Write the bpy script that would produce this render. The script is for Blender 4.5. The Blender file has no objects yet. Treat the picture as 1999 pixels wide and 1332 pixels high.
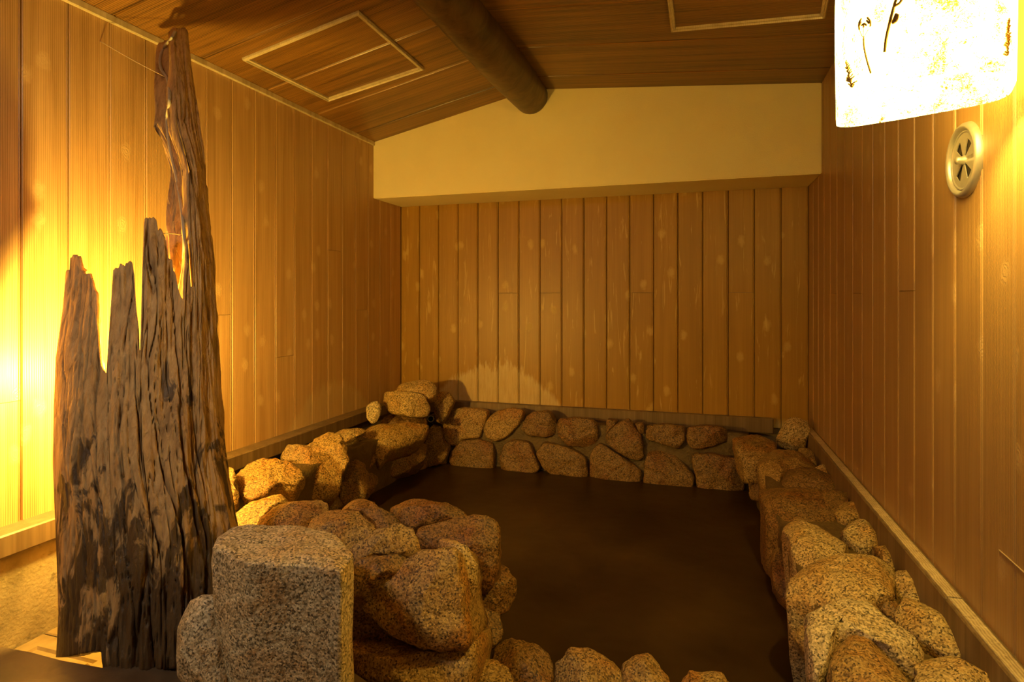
import bpy, bmesh, math, random
from mathutils import Vector, noise, Matrix
from mathutils.bvhtree import BVHTree
random.seed(7)
C = bpy.context.scene.collection
scene = bpy.context.scene

# ------------------------------------------------------------------ camera
F = 1158.0; PX, PY = 999.5, 580.0; YAW = math.radians(17.3)
SA, CA = math.sin(YAW), math.cos(YAW)
cam_d = bpy.data.cameras.new('camera'); cam = bpy.data.objects.new('camera', cam_d); C.objects.link(cam)
cam_d.sensor_width = 36; cam_d.lens = 36*F/1999; cam_d.shift_y = -(666-PY)/1999; cam_d.clip_start = .02
cam.rotation_euler = (math.pi/2, 0, YAW)
scene.camera = cam
# ------------------------------------------------------------------ world, light, exposure
w = bpy.data.worlds.new('world'); scene.world = w; w.use_nodes = True
w.node_tree.nodes['Background'].inputs[0].default_value = (1, .75, .45, 1)
w.node_tree.nodes['Background'].inputs[1].default_value = .02
STUMP_W, LANTERN_W, ADDED_LAMP_W = 20.0, 8.0, 2.6
WARM = (1, .635, .105)
vs = scene.view_settings
vs.view_transform = 'Standard'; vs.look = 'None'; vs.gamma = 1; vs.exposure = 1.65
try: vs.use_curve_mapping = False
except Exception: pass

# room (metres, camera at the origin, X along the back wall, Y into the room)
XL, XR, YB, YF = -1.695, .522, 3.2, -1.3
YS, ZS = 2.88, .54                       # plaster soffit: front face, underside
ZB = -.60                                # foot of the boarding
ZL, XRIDGE, ZRIDGE, ZR = .848, -.787, 1.044, .937
FLOOR, WATER = -.889, -.92
BW = .1232                               # board pitch

def ray(px, py):
    u = (px-PX)/F
    return Vector((-SA+u*CA, CA+u*SA, (PY-py)/F))
def at(px, py, t): return ray(px, py)*t
def hit(px, py, p, n):
    r = ray(px, py); n = Vector(n)
    return r*(n.dot(p)/n.dot(r))
def hz(px, py, z): return hit(px, py, Vector((0, 0, z)), (0, 0, 1))

# ------------------------------------------------------------------ materials
M = {}
class NT:
    def __init__(s, name):
        s.m = bpy.data.materials.new(name); s.m.use_nodes = True
        s.t = s.m.node_tree; s.b = s.t.nodes['Principled BSDF']; M[name] = s.m
    def n(s, typ, ins=None, **kw):
        o = s.t.nodes.new('ShaderNode'+typ)
        for k, v in kw.items(): setattr(o, k, v)
        for k, v in (ins or {}).items():
            if isinstance(v, bpy.types.NodeSocket): s.t.links.new(v, o.inputs[k])
            else: o.inputs[k].default_value = v
        return o
    def link(s, a, b): s.t.links.new(a, b)
    def set(s, **kw):
        for k, v in kw.items():
            k = k.replace('_', ' ')
            if isinstance(v, bpy.types.NodeSocket): s.link(v, s.b.inputs[k])
            else: s.b.inputs[k].default_value = v
    def coords(s, scale=(1, 1, 1), rnd=True, src='Object'):
        tc = s.n('TexCoord').outputs[src]
        if rnd:
            oi = s.n('ObjectInfo').outputs['Random']
            off = s.n('VectorMath', {0: s.n('CombineXYZ', {0: oi, 1: oi, 2: oi}).outputs[0], 1: (37., 53., 71.)}, operation='MULTIPLY').outputs[0]
            tc = s.n('VectorMath', {0: tc, 1: off}, operation='ADD').outputs[0]
        return s.n('VectorMath', {0: tc, 1: scale}, operation='MULTIPLY').outputs[0]
    def noise(s, vec, scale=1., detail=4., rough=.55, dist=0.):
        return s.n('TexNoise', {'Vector': vec, 'Scale': scale, 'Detail': detail, 'Roughness': rough, 'Distortion': dist}).outputs['Fac']
    def ramp(s, fac, *stops):
        r = s.n('ValToRGB', {0: fac}); e = r.color_ramp.elements
        while len(e) < len(stops): e.new(.5)
        for el, (p, c) in zip(e, stops):
            el.position = p; el.color = (c, c, c, 1) if isinstance(c, (int, float)) else (*c, 1)
        return r.outputs[0]
    def mix(s, f, a, b, blend='MIX'):
        o = s.n('Mix', data_type='RGBA', blend_type=blend)
        for k, v in ((0, f), (6, a), (7, b)):
            if isinstance(v, bpy.types.NodeSocket): s.link(v, o.inputs[k])
            else: o.inputs[k].default_value = (*v, 1) if isinstance(v, tuple) and len(v) == 3 else v
        return o.outputs[2]
    def math(s, op, a, b=0., c=0., clamp=False):
        o = s.n('Math', {0: a, 1: b, 2: c}, operation=op); o.use_clamp = clamp
        return o.outputs[0]
    def bump(s, h, strength=.3, dist=.01):
        s.link(s.n('Bump', {'Height': h, 'Strength': strength, 'Distance': dist}).outputs[0], s.b.inputs['Normal'])

def board_mat(name, dark, light, knot, rough=.42, grain=1., knots=True, stain=None, streak=.0, bump=.25, lo_=.30, hi_=.70):
    m = NT(name)
    v = m.coords((1, 1, 1))
    g1 = m.noise(m.n('VectorMath', {0: v, 1: (95., 95., 2.2)}, operation='MULTIPLY').outputs[0], 1., 5., .6, .6)
    g2 = m.noise(m.n('VectorMath', {0: v, 1: (16., 16., .9)}, operation='MULTIPLY').outputs[0], 1., 3., .5, 1.2)
    wav = m.n('TexWave', {'Vector': m.n('VectorMath', {0: v, 1: (1., 1., .05)}, operation='MULTIPLY').outputs[0], 'Scale': 55., 'Distortion': 5., 'Detail': 2., 'Detail Scale': .6},
              wave_type='BANDS', bands_direction='X').outputs['Fac']
    f = m.math('ADD', m.math('MULTIPLY', g1, .45*grain), m.math('ADD', m.math('MULTIPLY', g2, .45), m.math('MULTIPLY', wav, .22*grain)))
    col = m.ramp(f, (lo_, dark), (hi_, light))
    oi = m.n('ObjectInfo').outputs['Random']
    col = m.mix(1., col, m.ramp(oi, (0., .92), (1., 1.0)), 'MULTIPLY')
    h = f
    if knots:
        sx = m.n('SeparateXYZ', {0: v})
        vk = m.n('CombineXYZ', {0: m.math('MULTIPLY', sx.outputs[0], 8.), 1: m.math('MULTIPLY', sx.outputs[2], 5.2)}).outputs[0]
        vo = m.n('TexVoronoi', {'Vector': vk, 'Scale': 1., 'Randomness': 1.}, feature='F1', voronoi_dimensions='2D')
        d = m.math('ADD', vo.outputs['Distance'], m.math('MULTIPLY', m.noise(vk, 5., 4., .65), .26))
        sel = m.math('GREATER_THAN', m.n('SeparateColor', {0: vo.outputs['Color']}).outputs[0], .62)
        k = m.math('MULTIPLY', m.ramp(d, (.20, 1.), (.30, 0.)), sel)
        ringw = m.math('SINE', m.math('MULTIPLY', d, 120.))
        col = m.mix(m.math('MULTIPLY', k, .5), col, knot)
        h = m.math('ADD', h, m.math('MULTIPLY', m.math('MULTIPLY', k, ringw), .25))
    if streak:
        s_ = m.noise(m.n('VectorMath', {0: v, 1: (38., 38., 3.0)}, operation='MULTIPLY').outputs[0], 1., 4., .6, 1.5)
        col = m.mix(m.math('MULTIPLY', m.ramp(s_, (.60, 0.), (.68, 1.)), streak), col, knot)
    if stain:
        pos = m.n('NewGeometry').outputs['Position']; sp = m.n('SeparateXYZ', {0: pos})
        axis, c0, wd, h0 = stain
        t = m.math('DIVIDE', m.math('SUBTRACT', sp.outputs[axis], c0), wd)
        hump = m.math('MULTIPLY', m.math('SUBTRACT', 1., m.math('MULTIPLY', t, t), clamp=True), h0)
        rag = m.noise(m.n('VectorMath', {0: pos, 1: (95., 95., 9.)}, operation='MULTIPLY').outputs[0], 1., 4., .7)
        big = m.noise(m.n('VectorMath', {0: pos, 1: (14., 14., 4.)}, operation='MULTIPLY').outputs[0], 1., 2., .5)
        lim = m.math('ADD', m.math('MULTIPLY', hump, m.math('ADD', .15, m.math('ADD', m.math('MULTIPLY', rag, 1.1), m.math('MULTIPLY', big, .6)))), ZB)
        msk = m.math('MULTIPLY', m.math('SUBTRACT', lim, sp.outputs[2]), 28., clamp=True)
        msk = m.math('MULTIPLY', msk, m.ramp(rag, (.25, .35), (.7, .95)))
        col = m.mix(m.math('MULTIPLY', msk, .9 if axis == 0 else .45), col, (.64, .50, .24))
    m.set(Base_Color=col, Roughness=rough)
    m.bump(h, bump, .004)
    return m

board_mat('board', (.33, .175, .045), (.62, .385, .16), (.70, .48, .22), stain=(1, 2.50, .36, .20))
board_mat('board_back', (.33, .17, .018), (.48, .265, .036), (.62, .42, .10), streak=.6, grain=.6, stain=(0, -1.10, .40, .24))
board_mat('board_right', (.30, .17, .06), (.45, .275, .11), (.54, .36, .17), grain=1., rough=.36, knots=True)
board_mat('ceiling_board', (.03, .012, .003), (.32, .15, .028), (.3, .15, .04), rough=.33, knots=False, grain=1.15, bump=.3, lo_=.40, hi_=.72)
board_mat('old_trim', (.13, .08, .035), (.30, .20, .095), (.5, .4, .2), rough=.5, knots=False, grain=.7)
board_mat('sheen_trim', (.30, .20, .09), (.80, .66, .40), (.9, .8, .6), rough=.28, knots=False, streak=.6, grain=.9)  # pale patchy base colour stands in for reflective sheen on the sill
board_mat('frame_wood', (.46, .36, .20), (.74, .62, .40), (.8, .7, .5), rough=.22, knots=False, grain=.6)

m = NT('log_wood'); v = m.coords((1, 1, 1), False)
g = m.noise(m.n('VectorMath', {0: v, 1: (14., 14., 1.6)}, operation='MULTIPLY').outputs[0], 1., 5., .6, .8)
m.set(Base_Color=m.ramp(g, (.3, (.035, .016, .006)), (.75, (.14, .075, .028))), Roughness=.42); m.bump(g, .25, .01)

m = NT('plaster'); v = m.coords((1, 1, 1), False)
g = m.noise(v, 210., 3., .6); g2 = m.noise(v, 5., 3., .5)
m.set(Base_Color=m.mix(m.ramp(g2, (.35, 0.), (.75, .35)), (.84, .74, .40), (.78, .62, .27)), Roughness=.9); m.bump(g, .35, .003)

m = NT('concrete'); v = m.coords((1, 1, 1), False)
g = m.noise(v, 9., 6., .62); g2 = m.noise(v, 130., 2., .5); g3 = m.noise(v, 22., 3., .5, 1.)
col = m.ramp(g, (.3, (.24, .19, .10)), (.7, (.50, .41, .23)))
col = m.mix(m.ramp(g3, (.66, 0.), (.72, .6)), col, (.13, .10, .05))
m.set(Base_Color=col, Roughness=.7); m.bump(m.math('ADD', g, g2), .3, .006)

m = NT('dark_slab'); v = m.coords((1, 1, 1), False)
g = m.noise(v, 7., 5., .6, .6)
m.set(Base_Color=m.ramp(g, (.3, (.05, .033, .018)), (.75, (.15, .095, .05))), Roughness=.35); m.bump(g, .2, .01)

m = NT('tile'); v = m.coords((1, 1, 1))
g = m.noise(v, 16., 5., .6)
m.set(Base_Color=m.ramp(g, (.3, (.22, .14, .05)), (.7, (.36, .25, .10))), Roughness=.4); m.bump(g, .12, .004)

def granite(name, a, b, c, red, rough, bump=.75):
    m = NT(name); v = m.coords((1, 1, 1))
    sp = m.n('TexVoronoi', {'Vector': v, 'Scale': 300., 'Randomness': 1.}, feature='F1')
    r = m.n('SeparateColor', {0: sp.outputs['Color']}).outputs[0]
    n2 = m.noise(v, 210., 3., .7); n3 = m.noise(v, 9., 4., .6, .5); n4 = m.noise(v, 30., 3., .6)
    f = m.math('ADD', m.math('MULTIPLY', r, .55), m.math('MULTIPLY', n2, .55))
    col = m.ramp(f, (.28, c), (.43, b), (.64, a), (.84, tuple(min(1, x*1.35) for x in a)))
    col = m.mix(m.ramp(n3, (.48, 0.), (.66, .75)), col, m.mix(1., col, red, 'MULTIPLY'))
    col = m.mix(m.ramp(n4, (.62, 0.), (.74, .55)), col, m.mix(1., col, (.45, .40, .35), 'MULTIPLY'))
    m.set(Base_Color=col, Roughness=rough)
    m.bump(m.math('ADD', m.math('MULTIPLY', f, .5), m.math('ADD', n4, m.math('MULTIPLY', n3, 1.5))), bump, .012)
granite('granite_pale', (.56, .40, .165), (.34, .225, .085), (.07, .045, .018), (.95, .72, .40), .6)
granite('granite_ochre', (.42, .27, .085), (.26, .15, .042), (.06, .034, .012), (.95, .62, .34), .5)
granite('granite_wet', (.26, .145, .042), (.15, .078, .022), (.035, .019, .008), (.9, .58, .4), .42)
granite('granite_grey', (.64, .51, .29), (.38, .29, .15), (.10, .075, .04), (.9, .72, .5), .5)
m = NT('mortar'); v = m.coords((1, 1, 1), False)
g = m.noise(v, 11., 5., .6); g2 = m.noise(v, 90., 3., .6)
m.set(Base_Color=m.ramp(g, (.3, (.075, .045, .014)), (.7, (.16, .10, .034))), Roughness=.6); m.bump(m.math('ADD', g, g2), .5, .015)

m = NT('bath_water'); v = m.coords((1, 1, 1), False)
g = m.noise(v, 2.3, 3., .5, .4); rp = m.noise(v, 7., 2., .5)
m.set(Base_Color=m.ramp(g, (.35, (.022, .011, .003)), (.7, (.055, .030, .008))), Roughness=.36, Specular_IOR_Level=.22); m.bump(rp, .12, .02)

m = NT('stump_wood'); v = m.coords((1, 1, 1), False)
pos = m.n('NewGeometry').outputs['Position']
vv = m.n('VectorMath', {0: pos, 1: (1., 1., .12)}, operation='MULTIPLY').outputs[0]
g1 = m.noise(vv, 70., 6., .65, .8); g2 = m.noise(vv, 24., 4., .6, 1.)
f = m.math('ADD', m.math('MULTIPLY', g1, .55), m.math('MULTIPLY', g2, .5))
col = m.ramp(f, (.33, (.22, .115, .035)), (.5, (.50, .30, .11)), (.72, (.70, .46, .19)))
at_ = m.n('Attribute', attribute_name='crack').outputs['Fac']
col = m.mix(m.math('MULTIPLY', at_, .6), col, (.06, .03, .01))
z_ = m.n('SeparateXYZ', {0: pos}).outputs[2]
wn = m.noise(m.n('VectorMath', {0: pos, 1: (1., 1., .40)}, operation='MULTIPLY').outputs[0], 13., 5., .62, .7)
lvl = m.math('MULTIPLY', m.math('ADD', z_, .25), .50)              # damp rises from the foot
wet = m.math('SUBTRACT', wn, m.math('ADD', lvl, .61))
wet = m.math('MULTIPLY', wet, 22., clamp=True)
col = m.mix(m.math('MULTIPLY', wet, .86), col, (.050, .026, .011))
m.set(Base_Color=col, Roughness=m.math('SUBTRACT', .72, m.math('MULTIPLY', wet, .22)))
m.bump(m.math('ADD', f, m.math('MULTIPLY', g1, .5)), .7, .010)

def plain(name, col, rough=.5, metal=0., bumpy=0.):
    m = NT(name); v = m.coords((1, 1, 1), False); g = m.noise(v, 60., 3., .6)
    m.set(Base_Color=m.mix(.3, col, m.mix(1., col, m.ramp(g, (.3, .6), (.7, 1.)), 'MULTIPLY')), Roughness=rough, Metallic=metal)
    if bumpy: m.bump(g, bumpy, .003)
    return m
plain('cable', (.42, .36, .27), .5); plain('wire', (.5, .36, .2), .4)
plain('steel', (.66, .63, .57), .32, .6); plain('dark_hole', (.03, .02, .012), .8); plain('bare_slab', (.2, .14, .08), .8)
plain('dry_plant', (.33, .20, .035), .7); plain('dry_leaf', (.62, .46, .12), .7); plain('socket', (.1, .08, .06), .5)
plain('steel_print', (.32, .29, .25), .45, .6)
def emit(name, col, st):
    m = NT(name); m.set(Base_Color=(*col, 1), Emission_Color=(*col, 1), Emission_Strength=st, Roughness=.6); return m
m = NT('bulb_glow'); v = m.coords((1, 1, 1), False)                 # clear glass with a glowing filament inside
gs = m.n('AddShader', {0: m.n('BsdfTransparent').outputs[0], 1: m.n('Emission', {'Color': (1, .72, .25, 1), 'Strength': 6.}).outputs[0]})
m.link(gs.outputs[0], m.t.nodes['Material Output'].inputs['Surface'])
emit('cool_glow', (.95, .97, 1.), 3.)
m = NT('washi'); v = m.coords((1, 1, 1), False)
fb = m.noise(v, 130., 5., .75, 3.); fb2 = m.noise(v, 18., 4., .6, 1.)
wcol = m.ramp(m.math('ADD', m.math('MULTIPLY', fb, .55), m.math('MULTIPLY', fb2, .45)), (.425, (.05, .028, .002)), (.53, (.72, .60, .20)))
tr = m.n('BsdfTranslucent', {'Color': wcol}); di = m.n('BsdfDiffuse', {'Color': wcol}); em = m.n('Emission', {'Color': wcol, 'Strength': 4.0})
mx = m.n('MixShader', {0: .3, 1: tr.outputs[0], 2: di.outputs[0]}); ad = m.n('AddShader', {0: mx.outputs[0], 1: em.outputs[0]})
m.link(ad.outputs[0], m.t.nodes['Material Output'].inputs['Surface'])

# ------------------------------------------------------------------ object helpers
def link(name, me, mat=None, parent=None, loc=None, smooth=False):
    o = bpy.data.objects.new(name, me); C.objects.link(o)
    if parent and parent.get('kind') and loc is not None: loc = Vector(loc)-parent.location
    if mat and not me.materials: me.materials.append(M[mat])
    if parent: o.parent = parent
    if loc is not None: o.location = loc
    if smooth:
        for p in me.polygons: p.use_smooth = True
    return o
def tag(o, label, cat=None, group=None, kind=None):
    o['label'] = label
    if cat: o['category'] = cat
    if group: o['group'] = group
    if kind: o['kind'] = kind
    return o
def mesh(name, vs_, fs):
    me = bpy.data.meshes.new(name); me.from_pydata([tuple(v) for v in vs_], [], fs); me.update(); return me
def bm_mesh(name, bm):
    bmesh.ops.recalc_face_normals(bm, faces=bm.faces[:]); me = bpy.data.meshes.new(name); bm.to_mesh(me); bm.free(); return me
def box(name, lo, hi, mat, parent=None, bevel=0., segs=1):
    lo, hi = Vector(lo), Vector(hi); c = (lo+hi)/2; s = hi-lo
    bm = bmesh.new(); bmesh.ops.create_cube(bm, size=1)
    for v in bm.verts: v.co = Vector((v.co.x*s.x, v.co.y*s.y, v.co.z*s.z))
    if bevel: bmesh.ops.bevel(bm, geom=bm.edges[:], offset=bevel, segments=segs, affect='EDGES')
    return link(name, bm_mesh(name, bm), mat, parent, c)
def prism(name, loop, vec, mat, parent=None, bevel=0.):
    loop = [Vector(p) for p in loop]; vec = Vector(vec); c = sum(loop, Vector())/len(loop)
    bm = bmesh.new(); a = [bm.verts.new(p-c) for p in loop]; b = [bm.verts.new(p-c+vec) for p in loop]
    bm.faces.new(a); bm.faces.new(b[::-1]); n = len(a)
    for i in range(n): bm.faces.new((a[i], b[i], b[(i+1) % n], a[(i+1) % n]))
    if bevel: bmesh.ops.bevel(bm, geom=bm.edges[:], offset=bevel, segments=2, affect='EDGES')
    return link(name, bm_mesh(name, bm), mat, parent, c)
def tube(name, pts, r, mat, parent=None, sides=8, smooth_pts=True, flat=1.):
    pts = [Vector(p) for p in pts]
    if smooth_pts:
        q = []; n = len(pts)
        for i in range(n-1):
            p0, p1, p2, p3 = pts[max(i-1, 0)], pts[i], pts[i+1], pts[min(i+2, n-1)]
            for k in range(6):
                t = k/6; q.append(.5*((2*p1)+(p2-p0)*t+(2*p0-5*p1+4*p2-p3)*t*t+(3*p1-p0-3*p2+p3)*t**3))
        pts = q+[pts[-1]]
    vs_, fs = [], []; n = len(pts)
    for i, p in enumerate(pts):
        d = (pts[min(i+1, n-1)]-pts[max(i-1, 0)]).normalized()
        a = d.cross(Vector((.3, .2, .93))); a = a.normalized() if a.length > 1e-4 else Vector((1, 0, 0)); b = d.cross(a)
        rr = r(i/(n-1)) if callable(r) else r
        for k in range(sides):
            t = 2*math.pi*k/sides; vs_.append(p+a*math.cos(t)*rr+b*math.sin(t)*rr*flat)
    for i in range(n-1):
        for k in range(sides):
            fs.append((i*sides+k, i*sides+(k+1) % sides, (i+1)*sides+(k+1) % sides, (i+1)*sides+k))
    fs += [tuple(range(sides))[::-1], tuple((n-1)*sides+k for k in range(sides))]
    c = sum(vs_, Vector())/len(vs_)
    return link(name, mesh(name, [v-c for v in vs_], fs), mat, parent, c, True)

# ------------------------------------------------------------------ boarding
BOARD = {}
def board_mesh(width, length, thick, mat, groove=.0034):
    key = (round(width, 3), round(length, 4), thick, mat)
    if key in BOARD: return BOARD[key]
    h, t, g, e = width/2, thick, groove, .0012      # face towards -Y, long axis Z; two V edges and a bead line
    prof = [(-h+e, t), (-h+e, g), (-h+g, 0), (h-g*2.6, 0), (h-g*2.1, g*.6), (h-g*1.6, 0), (h-g, 0), (h-e, g), (h-e, t)]
    vs_, fs = [], []; n = len(prof)
    for z in (0, length): vs_ += [(x, y, z) for x, y in prof]
    for i in range(n): fs.append((i, (i+1) % n, n+(i+1) % n, n+i))
    fs += [tuple(range(n))[::-1], tuple(range(n, 2*n))]
    me = mesh('plank', vs_, fs); me.materials.append(M[mat]); BOARD[key] = me
    return me
def board(parent, org, rot, width, z0, z1, mat, thick=.012, joints=()):
    cuts = [z0]+sorted(joints)+[z1]
    for a, b in zip(cuts, cuts[1:]):
        g = .0015 if len(cuts) > 2 else 0
        o = bpy.data.objects.new('plank', board_mesh(width, b-a-g, thick, mat)); C.objects.link(o)
        o.parent = parent; o.location = Vector((org[0], org[1], a))-parent.location; o.rotation_euler = (0, 0, rot)
TH = .012
wb = tag(box('wall_back', (XL-.1, YB+TH+.001, -1.5), (XR+.1, YB+.1, 1.2), 'bare_slab'), 'brown vertically boarded back wall with pale water stain', kind='structure')
wl = tag(box('wall_left', (XL-.1, YF, -1.5), (XL-TH-.001, YB+TH, 1.2), 'bare_slab'), 'golden vertically boarded wall behind the hollow trunk', kind='structure')
wr = tag(box('wall_right', (XR+TH+.001, YF, -1.5), (XR+.1, YB+TH, 1.3), 'bare_slab'), 'brown boarded wall carrying the round steel vent', kind='structure')
wf = tag(box('wall_front', (XL-.1, YF-.1, -1.5), (XR+.1, YF, 1.3), 'plaster'), 'plain plaster wall closing the room opposite the back wall', kind='structure')
def zpix(px, py, plane):                                   # height of a pixel on a wall
    r = ray(px, py); return (r*(plane[1]/r[plane[0]])).z
jb = zpix(1013, 572, (1, YB))
for i in range(18):
    j = [jb] if i in (5, 7, 11, 15) else []
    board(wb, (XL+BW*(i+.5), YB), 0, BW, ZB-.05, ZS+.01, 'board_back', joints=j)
# boards along the side walls, from the back corner towards the camera and past it
jl = {11: (430, 615), 5: (660, 490), 8: (560, 695), 3: (712, 605), 17: (90, 774)}
for i in range(int((YB-YF)/BW)):
    y = YB-BW*(i+.5)
    top = ZS if y-BW/2 > YS else ZL
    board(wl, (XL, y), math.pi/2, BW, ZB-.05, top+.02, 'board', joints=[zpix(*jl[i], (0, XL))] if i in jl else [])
jr = {4: (1605, 574), 7: (1659, 573), 11: (1757, 568)}
for i in range(int((YB-YF)/BW)):
    y = YB-BW*(i+.5)
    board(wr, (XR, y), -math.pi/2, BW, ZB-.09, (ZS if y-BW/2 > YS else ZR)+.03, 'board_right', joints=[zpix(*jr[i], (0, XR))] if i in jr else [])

# plaster soffit beam across the back, following the two ceiling slopes
tag(prism('trim_1', [(XL, YS, ZS), (XR, YS, ZS), (XR, YS, ZR+.03), (XRIDGE, YS, ZRIDGE+.03), (XL, YS, ZL+.03)], (0, YB-YS, 0), 'plaster', bevel=.004),
    'cream plaster soffit beam spanning above the back wall boards', kind='structure')

# ceiling: two slopes meeting under the log, boards .337 deep
seams = [2.704-.337*k for k in range(13)]
ceil = tag(prism('ceiling', [(XL-.05, YF, ZL+.02), (XRIDGE, YF, ZRIDGE+.02), (XR+.05, YF, ZR+.02), (XR+.05, YF, ZR+.08), (XRIDGE, YF, ZRIDGE+.10), (XL-.05, YF, ZL+.08)], (0, YB-YF, 0), 'bare_slab'),
           'dark stained boarded ceiling in two shallow slopes', kind='structure')
edges = [YS+.01]+seams
for x0, z0, x1, z1 in ((XL, ZL, XRIDGE, ZRIDGE), (XRIDGE, ZRIDGE, XR, ZR)):
    L = math.hypot(x1-x0, z1-z0); ang = math.atan2(z1-z0, x1-x0)
    for a, b in zip(edges, edges[1:]):
        b = max(b, YF)
        if a-b < .02: continue
        o = bpy.data.objects.new('plank', board_mesh(a-b, L, .014, 'ceiling_board', .004)); C.objects.link(o); o.parent = ceil
        # local Z -> along the slope, local -Y -> down, local X -> along Y
        zx = Vector((math.cos(ang), 0, math.sin(ang))); yx = Vector((-math.sin(ang), 0, math.cos(ang))); xx = yx.cross(zx)
        R = Matrix((xx, yx, zx)).transposed().to_4x4(); R.translation = Vector((x0, (a+b)/2, z0))-ceil.location; o.matrix_local = R
tag(box('trim_2', (XL, YF, ZL-.020), (XL+.013, YS, ZL+.004), 'frame_wood', bevel=.003), 'thin wooden bead between golden boarding and ceiling', kind='structure')
# ridge log
def log_r(t): return .086+.004*math.sin(9*t)+.003*math.sin(23*t)
lg = tube('ridge_log', [(-.80+.006*math.sin(3*y), y, 1.004+.004*math.cos(4*y)) for y in [YF+.0+i*(YS+.02-YF)/12 for i in range(13)]], log_r, 'log_wood', sides=28)
tag(lg, 'dark round log beam running along the ceiling ridge', 'log beam')
# hatch frames on the ceiling
def hatch(pix, x0, z0, x1, z1, label):
    n = Vector((-(z1-z0), 0, x1-x0)).normalized(); p0 = Vector((x0, 0, z0))
    cs = [hit(px, py, p0, n) for px, py in pix]
    root = bpy.data.objects.new('ceiling_hatch', None); C.objects.link(root); root.location = sum(cs, Vector())/4
    tag(root, label, 'ceiling hatch'); bpy.context.view_layer.update()
    cen = sum(cs, Vector())/4
    for i in range(4):
        a, b = cs[i], cs[(i+1) % 4]
        ins = lambda p, k: p+(cen-p).normalized()*k
        lay = [(0, .0), (.0, .007), (.004, .012), (.010, .013), (.014, .008), (.024, .007), (.026, .0)]
        vs_ = [ins(p, k)-n*h-root.location for p in (a, b) for k, h in lay]; q = len(lay)
        fs = [(j, (j+1) % q, q+(j+1) % q, q+j) for j in range(q)]+[tuple(range(q))[::-1], tuple(range(q, 2*q))]
        link('frame_rail', mesh('frame_rail', vs_, fs), 'frame_wood', root)
hatch([(472, 113), (700, 20), (828, 132), (640, 195)], XL, ZL, XRIDGE, ZRIDGE, 'pale wooden hatch frame on the ceiling beside the log beam, near golden boarding')
hatch([(1310, 58), (1612, 30), (1640, -110), (1292, -90)], XRIDGE, ZRIDGE, XR, ZR, 'pale wooden hatch frame on the ceiling next to the paper lantern')

# ------------------------------------------------------------------ baseboards and floor
tag(box('baseboard_back', (XL+.08, YB-.030, -.675), (XR-.16, YB+TH, ZB), 'old_trim', bevel=.004), 'dark wooden sill along the foot of the back boarding', kind='structure')
bl = tag(box('baseboard_left', (XL-TH, YF, -.645), (XL+.066, YB-.28, -.588), 'old_trim', bevel=.004), 'dark wooden sill along the foot of the golden boarding', kind='structure')
brr = bpy.data.objects.new('baseboard_right', None); C.objects.link(brr)
tag(brr, 'metal-edged dark sill, pale sheen painted on top, along the foot of the right boarding', kind='structure')
yj = hz(1851, 1165, -.615).y
for a, b in ((YF, yj-.001), (yj+.001, YB-.10)):
    s_ = box('sill_piece', (XR-.036, a, -.72), (XR+TH, b, -.618), 'old_trim', brr, .003)
    box('sheen_strip', (XR-.030, a+.002, -.6179), (XR-.006, b-.002, -.6155), 'sheen_trim', brr)  # sheen along the sill top, put into the strip's colour
box('concrete_plinth', (XL-TH, YF, -1.2), (XL+.045, 1.56, -.646), 'concrete', wl)
floor = tag(prism('floor', [(XL, YF, FLOOR-.03), (XR, YF, FLOOR-.03), (XR, .95, FLOOR-.03), (-.75, .95, FLOOR-.03), (-.75, 1.3, FLOOR-.03), (-1.1, 1.75, FLOOR-.03), (XL, 1.75, FLOOR-.03)], (0, 0, -.2), 'dark_slab'),
            'dark wet floor between the trunk and the bath rim', kind='structure')
def tile_mesh(s):
    rings = [(s/2, -.018), (s/2, -.003), (s/2-.003, 0), (s/2-.045, 0), (s/2-.049, -.007), (s/2-.056, -.007), (s/2-.060, 0), ]
    vs_, fs = [], []
    for h, z in rings: vs_ += [(-h, -h, z), (h, -h, z), (h, h, z), (-h, h, z)]
    for k in range(len(rings)-1):
        for i in range(4): fs.append((k*4+i, k*4+(i+1) % 4, k*4+4+(i+1) % 4, k*4+4+i))
    fs.append(tuple(range(len(vs_)-4, len(vs_)))); return mesh('tile', vs_, fs)
tm = tile_mesh(.296); tm.materials.append(M['tile'])
for i in range(2):
    for k in range(5):
        link('tile', tm, None, floor, (XL+.045+.15+.3*i, .38+.3*k, FLOOR))
curb_px = [(-160, 1250), (0, 1263), (60, 1274), (120, 1290), (196, 1308), (225, 1300)]
cz = -.79
lp = [hz(x, y, cz) for x, y in curb_px]
lp = lp+[hz(330, 1240, cz), hz(430, 1210, cz), hz(560, 1215, cz), Vector((-.35, .95, cz)), Vector((-.35, .30, cz)), Vector((XL+.05, .30, cz))]
tag(prism('stone_curb', lp, (0, 0, -.125), 'dark_slab', bevel=.006), 'dark worn slab edge in front of the trunk foot', 'curb')

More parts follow.
